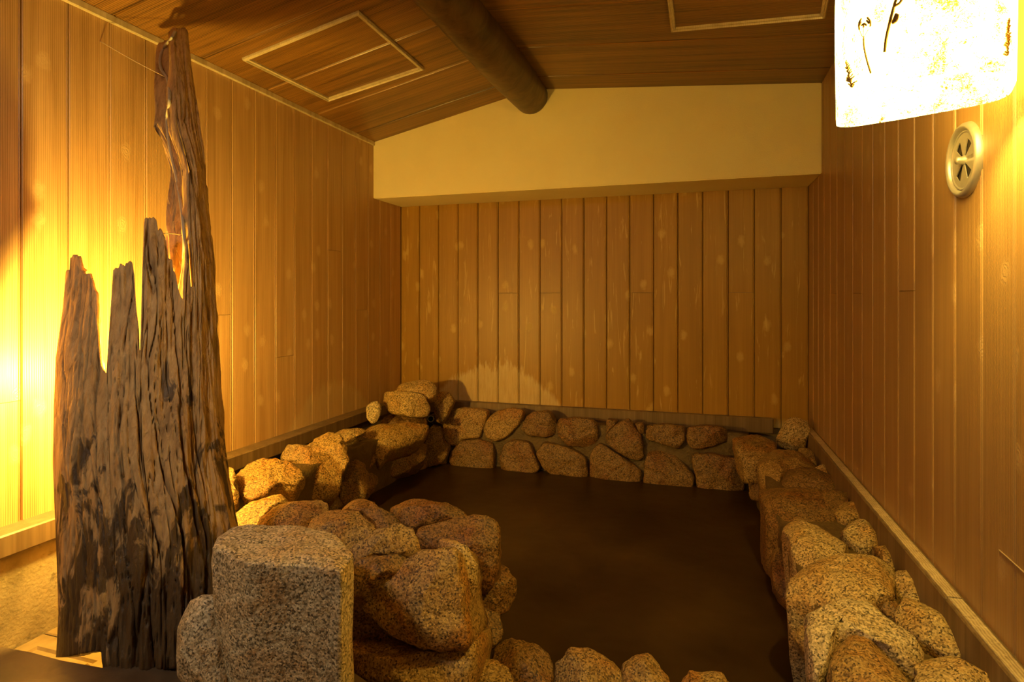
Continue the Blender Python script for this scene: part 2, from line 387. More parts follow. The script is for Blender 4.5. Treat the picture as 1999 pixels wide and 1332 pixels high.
# ------------------------------------------------------------------ stones
def loop3(poly, p, n): return [hit(x, y, p, n) for x, y in poly]
def refine(loop, N, it=2, k_=.16):
    for _ in range(it):
        q = []
        for i in range(len(loop)):
            a, b = loop[i], loop[(i+1) % len(loop)]; q += [a*(1-k_)+b*k_, a*k_+b*(1-k_)]
        loop = q
    seg = [(loop[(i+1) % len(loop)]-loop[i]).length for i in range(len(loop))]; tot = sum(seg)
    out, i, acc = [], 0, 0.
    for k in range(N):
        d = tot*k/N
        while acc+seg[i] < d: acc += seg[i]; i += 1
        out.append(loop[i].lerp(loop[(i+1) % len(loop)], (d-acc)/seg[i]))
    return out
SEED = [0]
def stone(loop, n, mat, parent=None, thick=.1, bulge=.03, back=.86, p=2.4, rough=1., name='stone', N=60, K=14, it=2, down=None, k_=.16, facets=9):
    SEED[0] += 1; sd = Vector((SEED[0]*3.7, SEED[0]*1.3, SEED[0]*2.9))
    n = Vector(n).normalized(); loop = refine(loop, N, it, k_); c = sum(loop, Vector())/N
    size = sum((v-c).length for v in loop)/N
    dn = Vector(down).normalized() if down else -n
    rings = []
    for fr in (1., .78, .5, .25, .08):
        rings.append((1+(back-1)*fr**1.6+.015*(1-fr), dn*thick*fr))
    for j in range(K):
        s = math.cos(j/K*math.pi/2)**.8 if j else 1.
        rings.append((s, n*bulge*(1-s**p)**(1/p)))
    vs_, fs = [c+dn*thick], []
    for s, off in rings:
        for v in loop: vs_.append(c+(v-c)*s+off)
    vs_.append(c+n*bulge)
    R = len(rings)
    for k in range(N): fs.append((0, 1+(k+1) % N, 1+k))
    for r in range(R-1):
        for k in range(N):
            a = 1+r*N; fs.append((a+k, a+(k+1) % N, a+N+(k+1) % N, a+N+k))
    top = len(vs_)-1
    for k in range(N): fs.append((1+(R-1)*N+k, 1+(R-1)*N+(k+1) % N, top))
    me = mesh(name, [v-c for v in vs_], fs)
    a1, a2, a3 = size*.085*rough, size*.05*rough, .0028*rough
    f1, f2 = 1.1/size, 3.2/size
    nor = [v.normal.copy() for v in me.vertices]
    for v, nn in zip(me.vertices, nor):
        q = v.co
        cell = noise.voronoi(q*f1*1.3+sd)[0]
        d = noise.noise(q*f1+sd)*a1+(cell[1]-cell[0]-.35)*a1*.9+noise.noise(q*f2+sd)*a2+noise.noise(q*48+sd)*a3+noise.noise(q*110+sd)*a3*.6
        v.co = q+nn*d
    rng = random.Random(SEED[0]*17+3); up = Vector((0, 0, 1)) if abs(n.z) < .8 else Vector((0, 1, 0))
    e1 = n.cross(up).normalized(); e2 = n.cross(e1)
    for f_ in range(facets):                                        # split faces: flat cuts across the bulge
        a_ = rng.uniform(0, 2*math.pi); tl = rng.uniform(.25, .95)
        dr = (n+(e1*math.cos(a_)+e2*math.sin(a_))*tl).normalized()
        lim_ = max(v.co.dot(dr) for v in me.vertices)*rng.uniform(.64, .88)
        for v in me.vertices:
            ex = v.co.dot(dr)-lim_
            if ex > 0: v.co -= dr*ex*.85
    for v in me.vertices: v.co += nor[v.index]*(noise.noise(v.co*40+sd)*.0022+noise.noise(v.co*95+sd)*.0014)*rough
    me.update()
    bm = bmesh.new(); bm.from_mesh(me); bmesh.ops.recalc_face_normals(bm, faces=bm.faces[:]); bm.to_mesh(me); bm.free()
    return link(name, me, mat, parent, c, True)
def pstone(poly, n, mat, parent, t=None, z=None, **kw):
    cx = sum(x for x, y in poly)/len(poly); cy = sum(y for x, y in poly)/len(poly)
    p = at(cx, cy, t) if t else hz(cx, cy, z)
    return stone(loop3(poly, p, Vector(n).normalized()), n, mat, parent, **kw)
def lump(name, lo, hi, step=.045, amp=.012):
    # a rough mortar mass: subdivided box shaken by noise
    lo, hi = Vector(lo), Vector(hi); s = hi-lo
    bm = bmesh.new(); bmesh.ops.create_cube(bm, size=1)
    for v in bm.verts: v.co = Vector((lo.x+s.x*(v.co.x+.5), lo.y+s.y*(v.co.y+.5), lo.z+s.z*(v.co.z+.5)))
    for ax in range(3):
        k = max(1, int(s[ax]/step))
        for i in range(1, k):
            co = lo.copy(); co[ax] = lo[ax]+s[ax]*i/k; no = Vector((0, 0, 0)); no[ax] = 1
            bmesh.ops.bisect_plane(bm, geom=bm.verts[:]+bm.edges[:]+bm.faces[:], plane_co=co, plane_no=no)
    for v in bm.verts:
        v.co += Vector((noise.noise(v.co*9), noise.noise(v.co*9+Vector((5, 5, 5))), noise.noise(v.co*9+Vector((9, 1, 4)))))*amp
    return link(name, bm_mesh(name, bm), 'mortar', None, None, True)

# --- back rim
rb = tag(lump('bath_rim', (XL+.26, YB-.152, -1.15), (XR-.28, YB-.034, -.665)), 'low wall of fitted brown stones under the back boarding', 'stone rim')
NBK = (0, -1, .10); PBK = Vector((0, YB-.165, -.75))
BACK = {
 'u': [[(884,800),(904,797),(926,796),(951,802),(953,812),(942,843),(938,856),(902,857),(893,868),(882,869),(866,856),(864,832),(873,814)],
  [(983,798),(1003,797),(1023,802),(1017,827),(1003,841),(987,856),(967,861),(951,854),(945,838),(953,818),(965,807)],
  [(1064,800),(1077,809),(1084,827),(1084,847),(1066,854),(1048,852),(1030,849),(1017,839),(1023,820),(1039,805)],
  [(1091,818),(1120,815),(1153,818),(1167,827),(1168,856),(1156,872),(1129,874),(1106,868),(1091,852),(1086,834)],
  [(1226,816),(1235,827),(1251,849),(1256,868),(1258,894),(1244,899),(1218,890),(1186,867),(1181,854),(1195,832)],
  [(1184,818),(1206,821),(1198,834),(1184,846)], [(1239,826),(1257,826),(1257,848),(1250,846)],
  [(1262,831),(1303,827),(1337,834),(1338,860),(1323,877),(1290,867),(1262,858),(1258,843)],
  [(1341,834),(1384,830),(1415,834),(1424,854),(1418,863),(1384,872),(1350,877),(1340,861)]],
 'l': [[(900,861),(936,857),(962,865),(965,888),(962,922),(915,924),(890,920),(875,899),(881,883)],
  [(1008,857),(1035,863),(1041,881),(1055,915),(1030,934),(980,931),(976,888),(987,866)],
  [(1061,863),(1090,868),(1120,877),(1145,892),(1147,938),(1084,935),(1057,910),(1046,883)],
  [(1173,865),(1191,876),(1236,906),(1250,919),(1251,952),(1152,944),(1152,888),(1160,872)],
  [(1265,883),(1294,879),(1317,885),(1330,901),(1354,930),(1352,962),(1256,955),(1258,901)],
  [(1352,886),(1393,886),(1454,897),(1457,912),(1450,972),(1363,966),(1357,922),(1348,899)],
  [(862,872),(878,872),(874,892),(868,915),(846,912),(845,885)], [(1468,905),(1480,900),(1486,930),(1480,970),(1462,968),(1462,920)]]}
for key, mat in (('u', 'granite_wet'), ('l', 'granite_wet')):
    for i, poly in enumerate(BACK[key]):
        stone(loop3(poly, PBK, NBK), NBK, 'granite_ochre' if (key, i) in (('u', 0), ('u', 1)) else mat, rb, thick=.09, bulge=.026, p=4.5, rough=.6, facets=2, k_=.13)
# --- left rim
rl = tag(lump('bath_rim', (XL+.055, 1.58, -1.15), (XL+.25, YB-.10, -.672)), 'rough sloping rim of boulders below the golden boarding', 'stone rim')
NL = (.50, -.50, .70)
LEFT = [
 ([(460,927),(485,900),(503,891),(520,893),(536,900),(560,900),(580,911),(599,933),(587,948),(580,959),(560,956),(547,951),(521,975),(485,983),(468,978),(464,965),(461,945)], -.635, 'granite_ochre', .06, .13),
 ([(436,912),(452,914),(460,930),(459,945),(466,965),(468,980),(452,985),(440,955)], -.62, 'granite_ochre', .03, .1),
 ([(544,896),(557,876),(572,872),(605,878),(628,884),(650,882),(668,900),(677,908),(668,930),(664,962),(628,973),(590,976),(587,948),(599,933),(580,911)], -.70, 'granite_ochre', .07, .14),
 ([(596,872),(613,858),(650,849),(670,860),(677,890),(680,902),(671,921),(660,905),(640,890),(615,886)], -.64, 'granite_ochre', .05, .12),
 ([(680,898),(703,902),(721,925),(721,954),(709,982),(671,982),(664,962),(671,930)], -.80, 'granite_wet', .04, .14),
 ([(673,863),(705,857),(724,870),(735,897),(721,918),(700,900),(676,896)], -.735, 'granite_wet', .04, .14),
 ([(654,848),(667,840),(705,836),(718,840),(697,855),(675,861),(658,858)], -.625, 'granite_pale', .025, .07),
 ([(721,828),(757,831),(813,831),(838,833),(837,848),(826,858),(802,864),(760,882),(747,902),(736,896),(724,867),(705,852)], -.69, 'granite_ochre', .05, .15),
 ([(802,866),(826,859),(836,868),(828,905),(783,922),(745,936),(720,942),(726,915),(745,902),(760,884)], -.83, 'granite_wet', .05, .14),
 ([(752,808),(790,811),(835,817),(840,832),(795,836),(751,833),(743,822)], -.645, 'granite_wet', .02, .10),
 ([(590,972),(628,966),(664,960),(672,985),(650,1005),(600,1000)], -.86, 'granite_wet', .03, .12)]
for poly, z, mat, bu, th in LEFT:
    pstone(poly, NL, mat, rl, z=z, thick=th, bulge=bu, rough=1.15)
for poly in ([(735,900),(770,884),(792,896),(784,928),(748,948),(722,946)], [(790,884),(826,868),(842,888),(836,912),(800,924)], [(690,925),(722,918),(742,935),(722,970),(700,985),(682,975)]):
    pstone(poly, (.85, -.45, .3), 'granite_wet', rl, z=-.865, thick=.12, bulge=.03)
pstone([(858,764),(874,765),(886,780),(880,798),(866,828),(852,826),(846,795),(850,777)], (.25, -.95, .2), 'granite_ochre', rl, t=3.22, thick=.12, bulge=.04)
pstone([(844,826),(862,832),(866,862),(880,870),(874,888),(862,906),(826,912),(830,852)], (.3, -.9, .25), 'granite_wet', rl, t=3.22, thick=.14, bulge=.04)
# pipe outlet in the corner
pp = at(841, 818, 3.0)
pipe = bpy.data.objects.new('water_spout', None); C.objects.link(pipe); pipe.location = pp; tag(pipe, 'small dark pipe mouth between the stacked corner stones', 'pipe')
def lathe(name, prof, mat, parent, M4, seg=40):
    vs_, fs = [], []; q = len(prof)
    for k in range(seg):
        a = 2*math.pi*k/seg
        for r, h in prof: vs_.append(M4 @ Vector((r*math.cos(a), r*math.sin(a), h)))
    for k in range(seg):
        for j in range(q-1): fs.append((k*q+j, ((k+1) % seg)*q+j, ((k+1) % seg)*q+j+1, k*q+j+1))
    return link(name, mesh(name, vs_, fs), mat, parent, None, True)
RP = Vector((0, 0, 1)).rotation_difference(-ray(841, 818).normalized()).to_matrix().to_4x4()
lathe('pipe_wall', [(.0001, -.06), (.0135, -.06), (.0135, .012), (.0165, .012), (.0165, -.09), (.0001, -.09)], 'dark_hole', pipe, RP, 20)
# loose stones piled in the corners
def loose(poly, n, mat, label, **kw):
    o = pstone(poly, n, mat, None, name=kw.pop('name', 'boulder'), **kw); return tag(o, label, 'stone')
loose([(745,765),(775,765),(826,768),(841,795),(834,813),(805,815),(760,807),(745,786)], (.25, -.92, .3), 'granite_pale', 'pale speckled block, lower of two stones stacked in the far corner', t=3.02, thick=.10, bulge=.03, p=4, rough=.6)
loose([(768,768),(775,753),(793,744),(831,741),(850,748),(850,768),(838,780),(800,776)], (.15, -.85, .5), 'granite_pale', 'smooth rounded stone lying on top of the pale corner block', t=3.10, thick=.09, bulge=.03, rough=.5)
loose([(714,796),(724,785),(737,783),(745,795),(743,810),(736,824),(726,828),(716,818)], (.5, -.8, .25), 'granite_grey', 'small smooth oval stone leaning beside the stacked corner stones', t=2.93, thick=.05, bulge=.032, rough=.3)
loose([(1538,815),(1556,814),(1578,823),(1583,838),(1574,862),(1572,880),(1540,880),(1512,866),(1522,842)], (-.15, -.93, .25), 'granite_pale', 'upright rounded stone wedged in the corner by the dark sill', t=2.74, thick=.12, bulge=.04, rough=.6)

# --- right rim
rr_ = tag(lump('bath_rim', (.255, .42, -1.15), (XR-.045, YB-.14, -.715)), 'broad rim of pale speckled granite boulders under the right boarding', 'stone rim')
RIGHT = [
 ([(1430,858),(1444,848),(1488,848),(1514,860),(1514,880),(1480,894),(1450,892),(1438,880)], -.665, 'granite_ochre', .12),
 ([(1480,906),(1494,886),(1520,874),(1540,874),(1580,894),(1600,905),(1590,914),(1540,918),(1522,930),(1512,938),(1485,927)], -.675, 'granite_ochre', .16),
 ([(1570,876),(1584,877),(1602,896),(1606,906),(1584,902),(1556,886)], -.685, 'granite_ochre', .1),
 ([(1586,914),(1602,906),(1620,918),(1628,933),(1608,928)], -.68, 'granite_pale', .1),
 ([(1516,932),(1540,918),(1580,918),(1626,930),(1641,938),(1642,950),(1600,956),(1528,956),(1514,946)], -.69, 'granite_wet', .2),
 ([(1482,958),(1520,953),(1540,948),(1612,948),(1656,960),(1664,982),(1640,1002),(1610,1014),(1540,1014),(1530,1018),(1496,1003),(1483,978)], -.685, 'granite_wet', .32),
 ([(1628,986),(1662,978),(1684,998),(1691,1013),(1655,1021),(1630,1012)], -.685, 'granite_ochre', .1),
 ([(1530,1020),(1557,1011),(1600,1033),(1640,1046),(1658,1060),(1652,1078),(1640,1094),(1575,1100),(1553,1092),(1542,1060),(1528,1040)], -.675, 'granite_pale', .30),
 ([(1643,1026),(1660,1018),(1700,1016),(1713,1032),(1721,1056),(1685,1066),(1660,1058),(1641,1042)], -.675, 'granite_pale', .1),
 ([(1545,1122),(1563,1103),(1640,1094),(1675,1073),(1708,1070),(1740,1095),(1746,1120),(1741,1140),(1754,1162),(1707,1174),(1688,1187),(1625,1179),(1580,1160),(1537,1158)], -.668, 'granite_pale', .30),
 ([(1698,1068),(1724,1066),(1748,1092),(1753,1112),(1738,1113),(1716,1086)], -.685, 'granite_ochre', .1),
 ([(1746,1113),(1767,1109),(1786,1122),(1801,1160),(1810,1182),(1775,1177),(1752,1157),(1744,1130)], -.68, 'granite_pale', .1),
 ([(1576,1158),(1625,1173),(1690,1184),(1750,1225),(1802,1252),(1782,1272),(1750,1268),(1695,1260),(1675,1250),(1630,1257),(1620,1275),(1595,1305),(1580,1290),(1575,1225)], -.655, 'granite_grey', .30),
 ([(1743,1186),(1762,1176),(1800,1179),(1838,1201),(1852,1222),(1872,1252),(1880,1278),(1837,1267),(1787,1242),(1760,1220)], -.672, 'granite_pale', .1),
 ([(1632,1254),(1675,1246),(1712,1266),(1752,1292),(1768,1318),(1785,1375),(1660,1380),(1625,1330),(1612,1285)], -.66, 'granite_ochre', .3),
 ([(1778,1266),(1810,1258),(1870,1272),(1903,1295),(1948,1322),(1985,1365),(1880,1400),(1800,1370),(1784,1310)], -.672, 'granite_pale', .14),
 ([(1690,1175),(1712,1168),(1748,1180),(1758,1214),(1735,1210),(1705,1192)], -.70, 'granite_wet', .1)]
for poly, z, mat, th in RIGHT:
    NR = (-.10, -.06, 1)
    pstone(poly, NR, mat, rr_, z=z-.012, thick=th, bulge=.026, p=3., rough=1.0, back=.95, down=(0.03, 0, -1))
for poly, z, mat in (([(1466,948),(1480,938),(1494,955),(1484,982),(1468,976)], -.84, 'granite_wet'), ([(1486,1040),(1532,1034),(1540,1080),(1548,1120),(1502,1096)], -.85, 'granite_wet'),
                ([(1548,1222),(1566,1215),(1580,1230),(1582,1290),(1563,1290)], -.80, 'granite_ochre'), ([(1500,1060),(1545,1100),(1545,1160),(1556,1215),(1530,1200),(1508,1120)], -.87, 'granite_wet')):
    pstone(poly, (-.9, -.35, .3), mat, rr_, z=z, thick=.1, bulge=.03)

# --- near peninsula and front rim
rp_ = tag(lump('bath_rim', (-1.10, 1.30, -1.15), (-.64, 1.60, -.70)), 'heaped peninsula of reddish boulders behind the grey granite block', 'stone rim')
FRONT = [
 ([(450,986),(485,982),(521,977),(551,969),(561,977),(560,987),(530,1001),(497,1032),(462,1040),(452,1010)], (.0, -.35, .94), dict(z=-.625), 'granite_ochre', .03, .2),
 ([(562,989),(596,980),(625,977),(641,988),(642,998),(610,1013),(602,1024),(560,1046),(490,1048),(520,1008)], (0, -.35, .94), dict(z=-.60), 'granite_ochre', .03, .2),
 ([(603,1021),(618,1005),(658,995),(695,1002),(728,1024),(737,1037),(714,1062),(692,1080),(640,1066),(600,1048)], (.1, -.45, .9), dict(z=-.565), 'granite_ochre', .035, .2),
 ([(663,990),(680,976),(709,975),(728,985),(745,1001),(762,1004),(787,1026),(770,1040),(738,1034),(715,1010),(690,1002)], (.1, -.5, .86), dict(z=-.615), 'granite_wet', .03, .2),
 ([(757,997),(769,981),(800,978),(872,986),(906,994),(913,1004),(906,1011),(858,1019),(815,1036),(788,1028),(765,1012)], (.1, -.6, .8), dict(z=-.62), 'granite_wet', .03, .2),
 ([(676,1081),(695,1070),(752,1034),(783,1027),(810,1040),(817,1066),(791,1074),(738,1086),(704,1093),(680,1090)], (.05, -.55, .83), dict(z=-.565), 'granite_ochre', .025, .12),
 ([(812,1036),(860,1018),(944,1009),(967,1016),(975,1048),(975,1108),(958,1152),(930,1154),(912,1124),(880,1086),(820,1078)], (.25, -.80, .55), dict(t=1.52), 'granite_wet', .05, .22),
 ([(704,1156),(716,1137),(776,1106),(815,1077),(850,1070),(893,1070),(903,1132),(907,1200),(916,1262),(880,1266),(825,1264),(775,1252),(730,1207),(710,1187)], (.08, -.93, .36), dict(t=1.27), 'granite_ochre', .045, .2),
 ([(888,1070),(915,1066),(929,1103),(933,1156),(921,1184),(900,1188)], (.7, -.7, .15), dict(t=1.31), 'granite_pale', .02, .12),
 ([(660,1255),(730,1268),(800,1282),(880,1272),(914,1266),(917,1300),(907,1375),(660,1375)], (.0, -.95, .25), dict(t=1.25), 'granite_ochre', .04, .2),
 ([(690,1090),(740,1088),(800,1080),(775,1108),(720,1140),(690,1160),(672,1150)], (0, -.6, .8), dict(t=1.28), 'granite_wet', .015, .1),
 ([(660,1120),(700,1130),(735,1180),(770,1240),(760,1280),(660,1290),(650,1200)], (0, -.9, .3), dict(t=1.36), 'granite_wet', .02, .1),  # dark stone added over the lit slab, keeping this gap black
 ([(970,1096),(992,1116),(1010,1149),(1005,1173),(985,1200),(950,1208),(925,1187),(935,1150),(958,1118)], (.5, -.65, .55), dict(t=1.55), 'granite_wet', .04, .16),
 ([(906,1192),(940,1188),(977,1197),(979,1245),(962,1268),(930,1278),(912,1255)], (.45, -.75, .45), dict(t=1.47), 'granite_wet', .04, .16)]
for poly, n, kw, mat, bu, th in FRONT:
    pstone(poly, n, mat, rp_, thick=th, bulge=bu, rough=1., p=3., back=.9, **kw)
rn = tag(lump('bath_rim', (-.66, .97, -1.15), (.27, 1.20, -.885)), 'low row of orange boulders along the near edge of the bath', 'stone rim')
for poly, mat in (([(958,1267),(980,1251),(1032,1257),(1071,1270),(1083,1294),(1081,1332),(1000,1365),(950,1325)], 'granite_wet'),
                  ([(908,1282),(955,1287),(1000,1312),(1005,1370),(890,1390),(898,1330)], 'granite_ochre'),
                  ([(1083,1297),(1110,1273),(1150,1268),(1191,1283),(1213,1305),(1212,1370),(1085,1380)], 'granite_ochre'),
                  ([(1213,1297),(1240,1280),(1270,1278),(1300,1315),(1318,1385),(1215,1390)], 'granite_ochre'),
                  ([(1322,1340),(1346,1309),(1372,1307),(1420,1322),(1450,1370),(1400,1420),(1325,1420)], 'granite_ochre')):
    pstone(poly, (.02, -.45, .9), mat, rn, z=-.842, thick=.12, bulge=.03, p=2.6)
# --- granite block and its neighbour
topz = -.494
blk = stone([hz(x, y, topz) for x, y in [(416,1078),(470,1101),(482,1107),(600,1112),(668,1124),(692,1088),(655,1048),(560,1030),(452,1035),(422,1056)]], (.0, -.05, 1), 'granite_grey', None,
            thick=.292, bulge=.012, p=4, rough=.6, back=1.0, name='granite_block', N=96, it=2, down=(0, 0, -1), k_=.06, facets=0)
tag(blk, 'tall squared grey granite block standing beside the hollow trunk', 'stone')
loose([(350,1215),(366,1178),(393,1166),(412,1163),(418,1250),(420,1372),(356,1372),(350,1290)], (-.25, -.93, .25), 'granite_grey', 'short grey boulder pressed against the tall granite block', t=1.16, thick=.09, bulge=.03, rough=.6)

# ------------------------------------------------------------------ water
wp = [(-1.47, 1.6), (-1.1, 1.5), (-.8, 1.25), (-.6, 1.08), (.30, 1.08), (.30, 3.1), (-1.47, 3.1)]
wt = prism('bath_water', [(x, y, WATER) for x, y in wp], (0, 0, -.12), 'bath_water')
tag(wt, 'still dark brown bath water inside the stone rim', 'water', kind='stuff')

# ------------------------------------------------------------------ hollow trunk
def lerp_tab(tab, x):
    if x <= tab[0][0]: return tab[0][1]
    for (a, b), (c, d) in zip(tab, tab[1:]):
        if x <= c: return b+(d-b)*(x-a)/(c-a)
    return tab[-1][1]
TL = [(40, 10), (250, 7), (280, 85), (330, 165), (400, 140), (430, 132), (500, 128), (530, 127), (600, 121), (700, 107), (800, 103), (900, 101), (1000, 105), (1100, 109), (1200, 112), (1290, 107)]
TR = [(40, 366), (130, 372), (200, 379), (260, 386), (300, 393), (400, 405), (500, 417), (600, 423), (700, 427), (800, 431), (900, 440), (1000, 460), (1040, 468), (1290, 480)]
TOP = [(126, 535), (130, 528), (136, 530), (137, 502), (143, 498), (152, 502), (156, 528), (165, 538), (172, 534), (182, 560), (188, 575), (189, 620), (192, 680), (196, 715), (204, 726), (211, 732), (218, 720), (219, 690), (219, 640), (218, 560),
       (219, 526), (230, 524), (234, 514), (243, 522), (245, 512), (258, 511), (262, 540), (266, 600), (271, 640), (274, 705), (276, 716), (278, 690), (279, 600), (276, 540), (270, 506), (279, 503), (281, 440), (283, 425), (297, 426), (300, 422), (306, 430), (308, 450), (315, 448), (324, 465), (328, 502), (336, 506), (337, 528), (343, 535), (347, 560),
       (354, 582), (361, 588), (363, 540), (366, 500), (367, 460), (370, 432), (373, 426)]
BOT = [(100, 1284), (120, 1284), (150, 1278), (190, 1272), (195, 1274), (197, 1308), (215, 1312), (250, 1312), (300, 1309), (360, 1304), (480, 1290)]
def lean(y): return max(0., (1290-y)/1230)
def depth_c(y): return 1.40+.14*lean(y)+.31*lean(y)**2
RD = .15
NPHI, NROW = 300, 170
def trunk_pt(phi, y, inset):
    L, R = lerp_tab(TL, y), lerp_tab(TR, y); xc, wd = (L+R)/2, (R-L)/2
    D = depth_c(y)
    k = 1-inset/(wd*D/F)
    rd = RD-.085*lean(y)
    return xc+wd*math.sin(phi)*k, y, D-rd*math.cos(phi)*(1-inset/rd)
def top_y(phi):
    # broken upper edge, as an image height per column of the shell
    if phi < math.pi/2:
        best = None
        x = None
        # the column's x depends on y, so solve by iteration
        y = 560.
        for _ in range(14):
            px, _, _ = trunk_pt(phi, y, 0)
            if px <= 372 and phi < math.radians(47): y2 = lerp_tab(TOP, px)
            else: y2 = y
            y = y*.5+y2*.5
        if phi < math.radians(47): return y
        d = math.degrees(phi)
        return lerp_tab([(47, 428), (49, 350), (50, 325), (51, 282), (52, 240), (53, 150), (54, 64), (60, 56), (68, 60), (76, 55), (90, 66)], d)
    d = math.degrees(phi)
    return lerp_tab([(90, 66), (120, 74), (137, 86), (140, 150), (141.5, 200), (143, 262), (149, 300), (153, 380), (156, 440)], d)
P0, P1 = math.radians(-82), math.radians(156)
outer, inner, crk = [], [], []
for i in range(NPHI+1):
    phi = P0+(P1-P0)*i/NPHI
    ty = top_y(phi)+noise.noise(Vector((phi*34, 3.3, 0)))*5
    bx = trunk_pt(phi, 1285, 0)[0]; by = lerp_tab(BOT, bx)
    if phi > math.pi/2: by = 1285
    for j in range(NROW+1):
        y = by+(ty-by)*j/NROW
        px, py, D = trunk_pt(phi, y, 0)
        q = Vector((phi*4.2, y*.0042, 1.7)); wv = noise.noise(Vector((phi*5, y*.006, 9)))*.5
        v1 = abs(noise.noise(Vector((phi*5.0+wv, y*.0016, 4.2))))                       # long splits
        v2 = abs(noise.noise(Vector((phi*12+wv*1.6, y*.0042, 8.1))))
        crack = max(0., 1-v1/.055)*.95+max(0., 1-v2/.06)*.55
        rel = noise.noise(q)*.012+noise.noise(q*2.7)*.007+noise.noise(Vector((phi*26+wv, y*.010, 2)))*.0045+noise.noise(Vector((phi*60+wv*3, y*.02, 5)))*.002
        edge = min(1., (NROW-j)/6)*min(1., (phi-P0)/.15)*min(1., (P1-phi)/.15)
        ins = -rel*edge+crack*.014*edge
        keep = 1-max(0, abs(math.sin(phi))-.85)/.15*.75 if phi < math.pi/2 else 1.        # hold the silhouette
        px, py, D = trunk_pt(phi, y, ins*keep)
        outer.append(at(px, y, D)); crk.append(min(1., crack))
        th = .030+.008*noise.noise(q*3+Vector((4, 4, 4)))
        th *= .35+.65*min(1., (NROW-j)/14+.05)
        px, py, D = trunk_pt(phi, y, ins*keep+th)
        inner.append(at(px, y, D))
W_ = NROW+1; nO = len(outer); fs = []
for i in range(NPHI):
    for j in range(NROW):
        a = i*W_+j
        fs.append((a, a+W_, a+W_+1, a+1)); fs.append((nO+a, nO+a+1, nO+a+W_+1, nO+a+W_))
    a = i*W_; fs.append((a, nO+a, nO+a+W_, a+W_)); a = i*W_+NROW; fs.append((a, a+W_, nO+a+W_, nO+a))
for j in range(NROW):
    fs.append((j, j+1, nO+j+1, nO+j)); a = NPHI*W_+j; fs.append((a, nO+a, nO+a+1, a+1))
base = at(270, 1300, 1.30)
me = mesh('hollow_trunk', [v-base for v in outer+inner], fs)
at_l = me.attributes.new('crack', 'FLOAT', 'POINT')
for i, c_ in enumerate(crk+[0.]*len(inner)): at_l.data[i].value = c_
trunk = link('hollow_trunk', me, 'stump_wood', None, base, True)
tag(trunk, 'weathered hollow tree trunk with jagged spires and damp dark foot', 'tree trunk')

# lamp cable up the inside of the tall spire, tie wires, bulb hidden in the hollow
tb = BVHTree.FromPolygons([v for v in outer+inner], fs)
def on_trunk(px, py, t, off=.006):
    h = tb.ray_cast(Vector(), ray(px, py).normalized())
    return h[0]-ray(px, py).normalized()*off if h[0] else at(px, py, t)
cb = [on_trunk(x, y, 1.86) for x, y in ((342, 62), (334, 76), (322, 90), (313, 112), (315, 135), (326, 152), (331, 180), (330, 205), (326, 228), (328, 260), (334, 300), (344, 345), (352, 390), (357, 430), (360, 480))]
cb = [p if abs(p.length-1.86*ray(330, 200).length) < .5 else at(335, 150, 1.86) for p in cb]
cb += [at(352, 560, 1.66), at(320, 660, 1.65), at(270, 750, 1.61), at(242, 790, 1.585)]
tag(tube('lamp_cable', cb, .0046, 'cable'), 'grey lamp cable running down inside the tall trunk spire', 'cable')
wx = ray(195, 80); a = wx*((XL)/wx.x)
tag(tube('tie_wire', [a, a.lerp(cb[5], .5)+Vector((0, 0, -.003)), cb[5]], .0014, 'wire', sides=6), 'thin wire tying the trunk spire to the golden boarding', 'wire')
tag(tube('tie_wire', [on_trunk(314, 456, 1.5, .0), at(335, 456, 1.58), on_trunk(354, 459, 1.68, .0)], .0012, 'wire', sides=6), 'short thin wire stretched between two trunk spires', 'wire')
LB = at(238, 745, 1.58)
bulb = bpy.data.objects.new('light_bulb', None); C.objects.link(bulb); bulb.location = LB; tag(bulb, 'warm bulb glowing inside the hollow trunk', 'bulb')
I4 = Matrix.Identity(4)
lathe('glass', [(.0001, .034), (.012, .032), (.022, .022), (.026, .008), (.022, -.008), (.012, -.022), (.0001, -.022)], 'bulb_glow', bulb, I4, 20)
lathe('socket', [(.0001, -.020), (.013, -.020), (.014, -.060), (.0001, -.060)], 'socket', bulb, I4, 16)
def lamp(name, kind, loc, power, col, size, parent=None):
    d = bpy.data.lights.new(name, kind); d.energy = power; d.color = col
    if kind == 'POINT': d.shadow_soft_size = size
    o = bpy.data.objects.new(name, d); C.objects.link(o); o.location = loc
    if parent: o.parent = parent; o.location = loc
    return o
lamp('bulb_light', 'POINT', (0, 0, .0), STUMP_W, WARM, .03, bulb)

# ------------------------------------------------------------------ paper lantern
plan = [(.27, 1.07), (.30, 1.042), (.335, 1.027), (.37, 1.028), (.44, 1.050), (.464, 1.085), (.488, 1.165), (.482, 1.195), (.45, 1.222), (.36, 1.268), (.2845, 1.297), (.258, 1.285), (.250, 1.24), (.250, 1.118)]
lc = Vector((.37, 1.155, 0)); lroot = bpy.data.objects.new('paper_lantern', None); C.objects.link(lroot); lroot.location = (lc.x, lc.y, .33)
tag(lroot, 'glowing handmade paper lantern with pressed leaves hanging by the boarding', 'lantern')
lp_ = refine([Vector((x, y, 0))-lc for x, y in plan], 72, 2)
vs_, fs = [], []; LV = [(0, 1.), (.012, 1.004), (.06, 1.01), (.13, 1.018), (.20, 1.02), (.27, 1.01), (.29, .95), (.295, .35)]
for h, s in LV:
    for v in lp_: vs_.append(Vector((v.x*s, v.y*s, h)))
for r in range(len(LV)-1):
    for k in range(72): fs.append((r*72+k, r*72+(k+1) % 72, (r+1)*72+(k+1) % 72, (r+1)*72+k))
sh_me = mesh('shade', vs_, fs); shade = link('shade', sh_me, 'washi', lroot, None, True)
bvh = BVHTree.FromPolygons([v+lroot.location for v in vs_], fs)
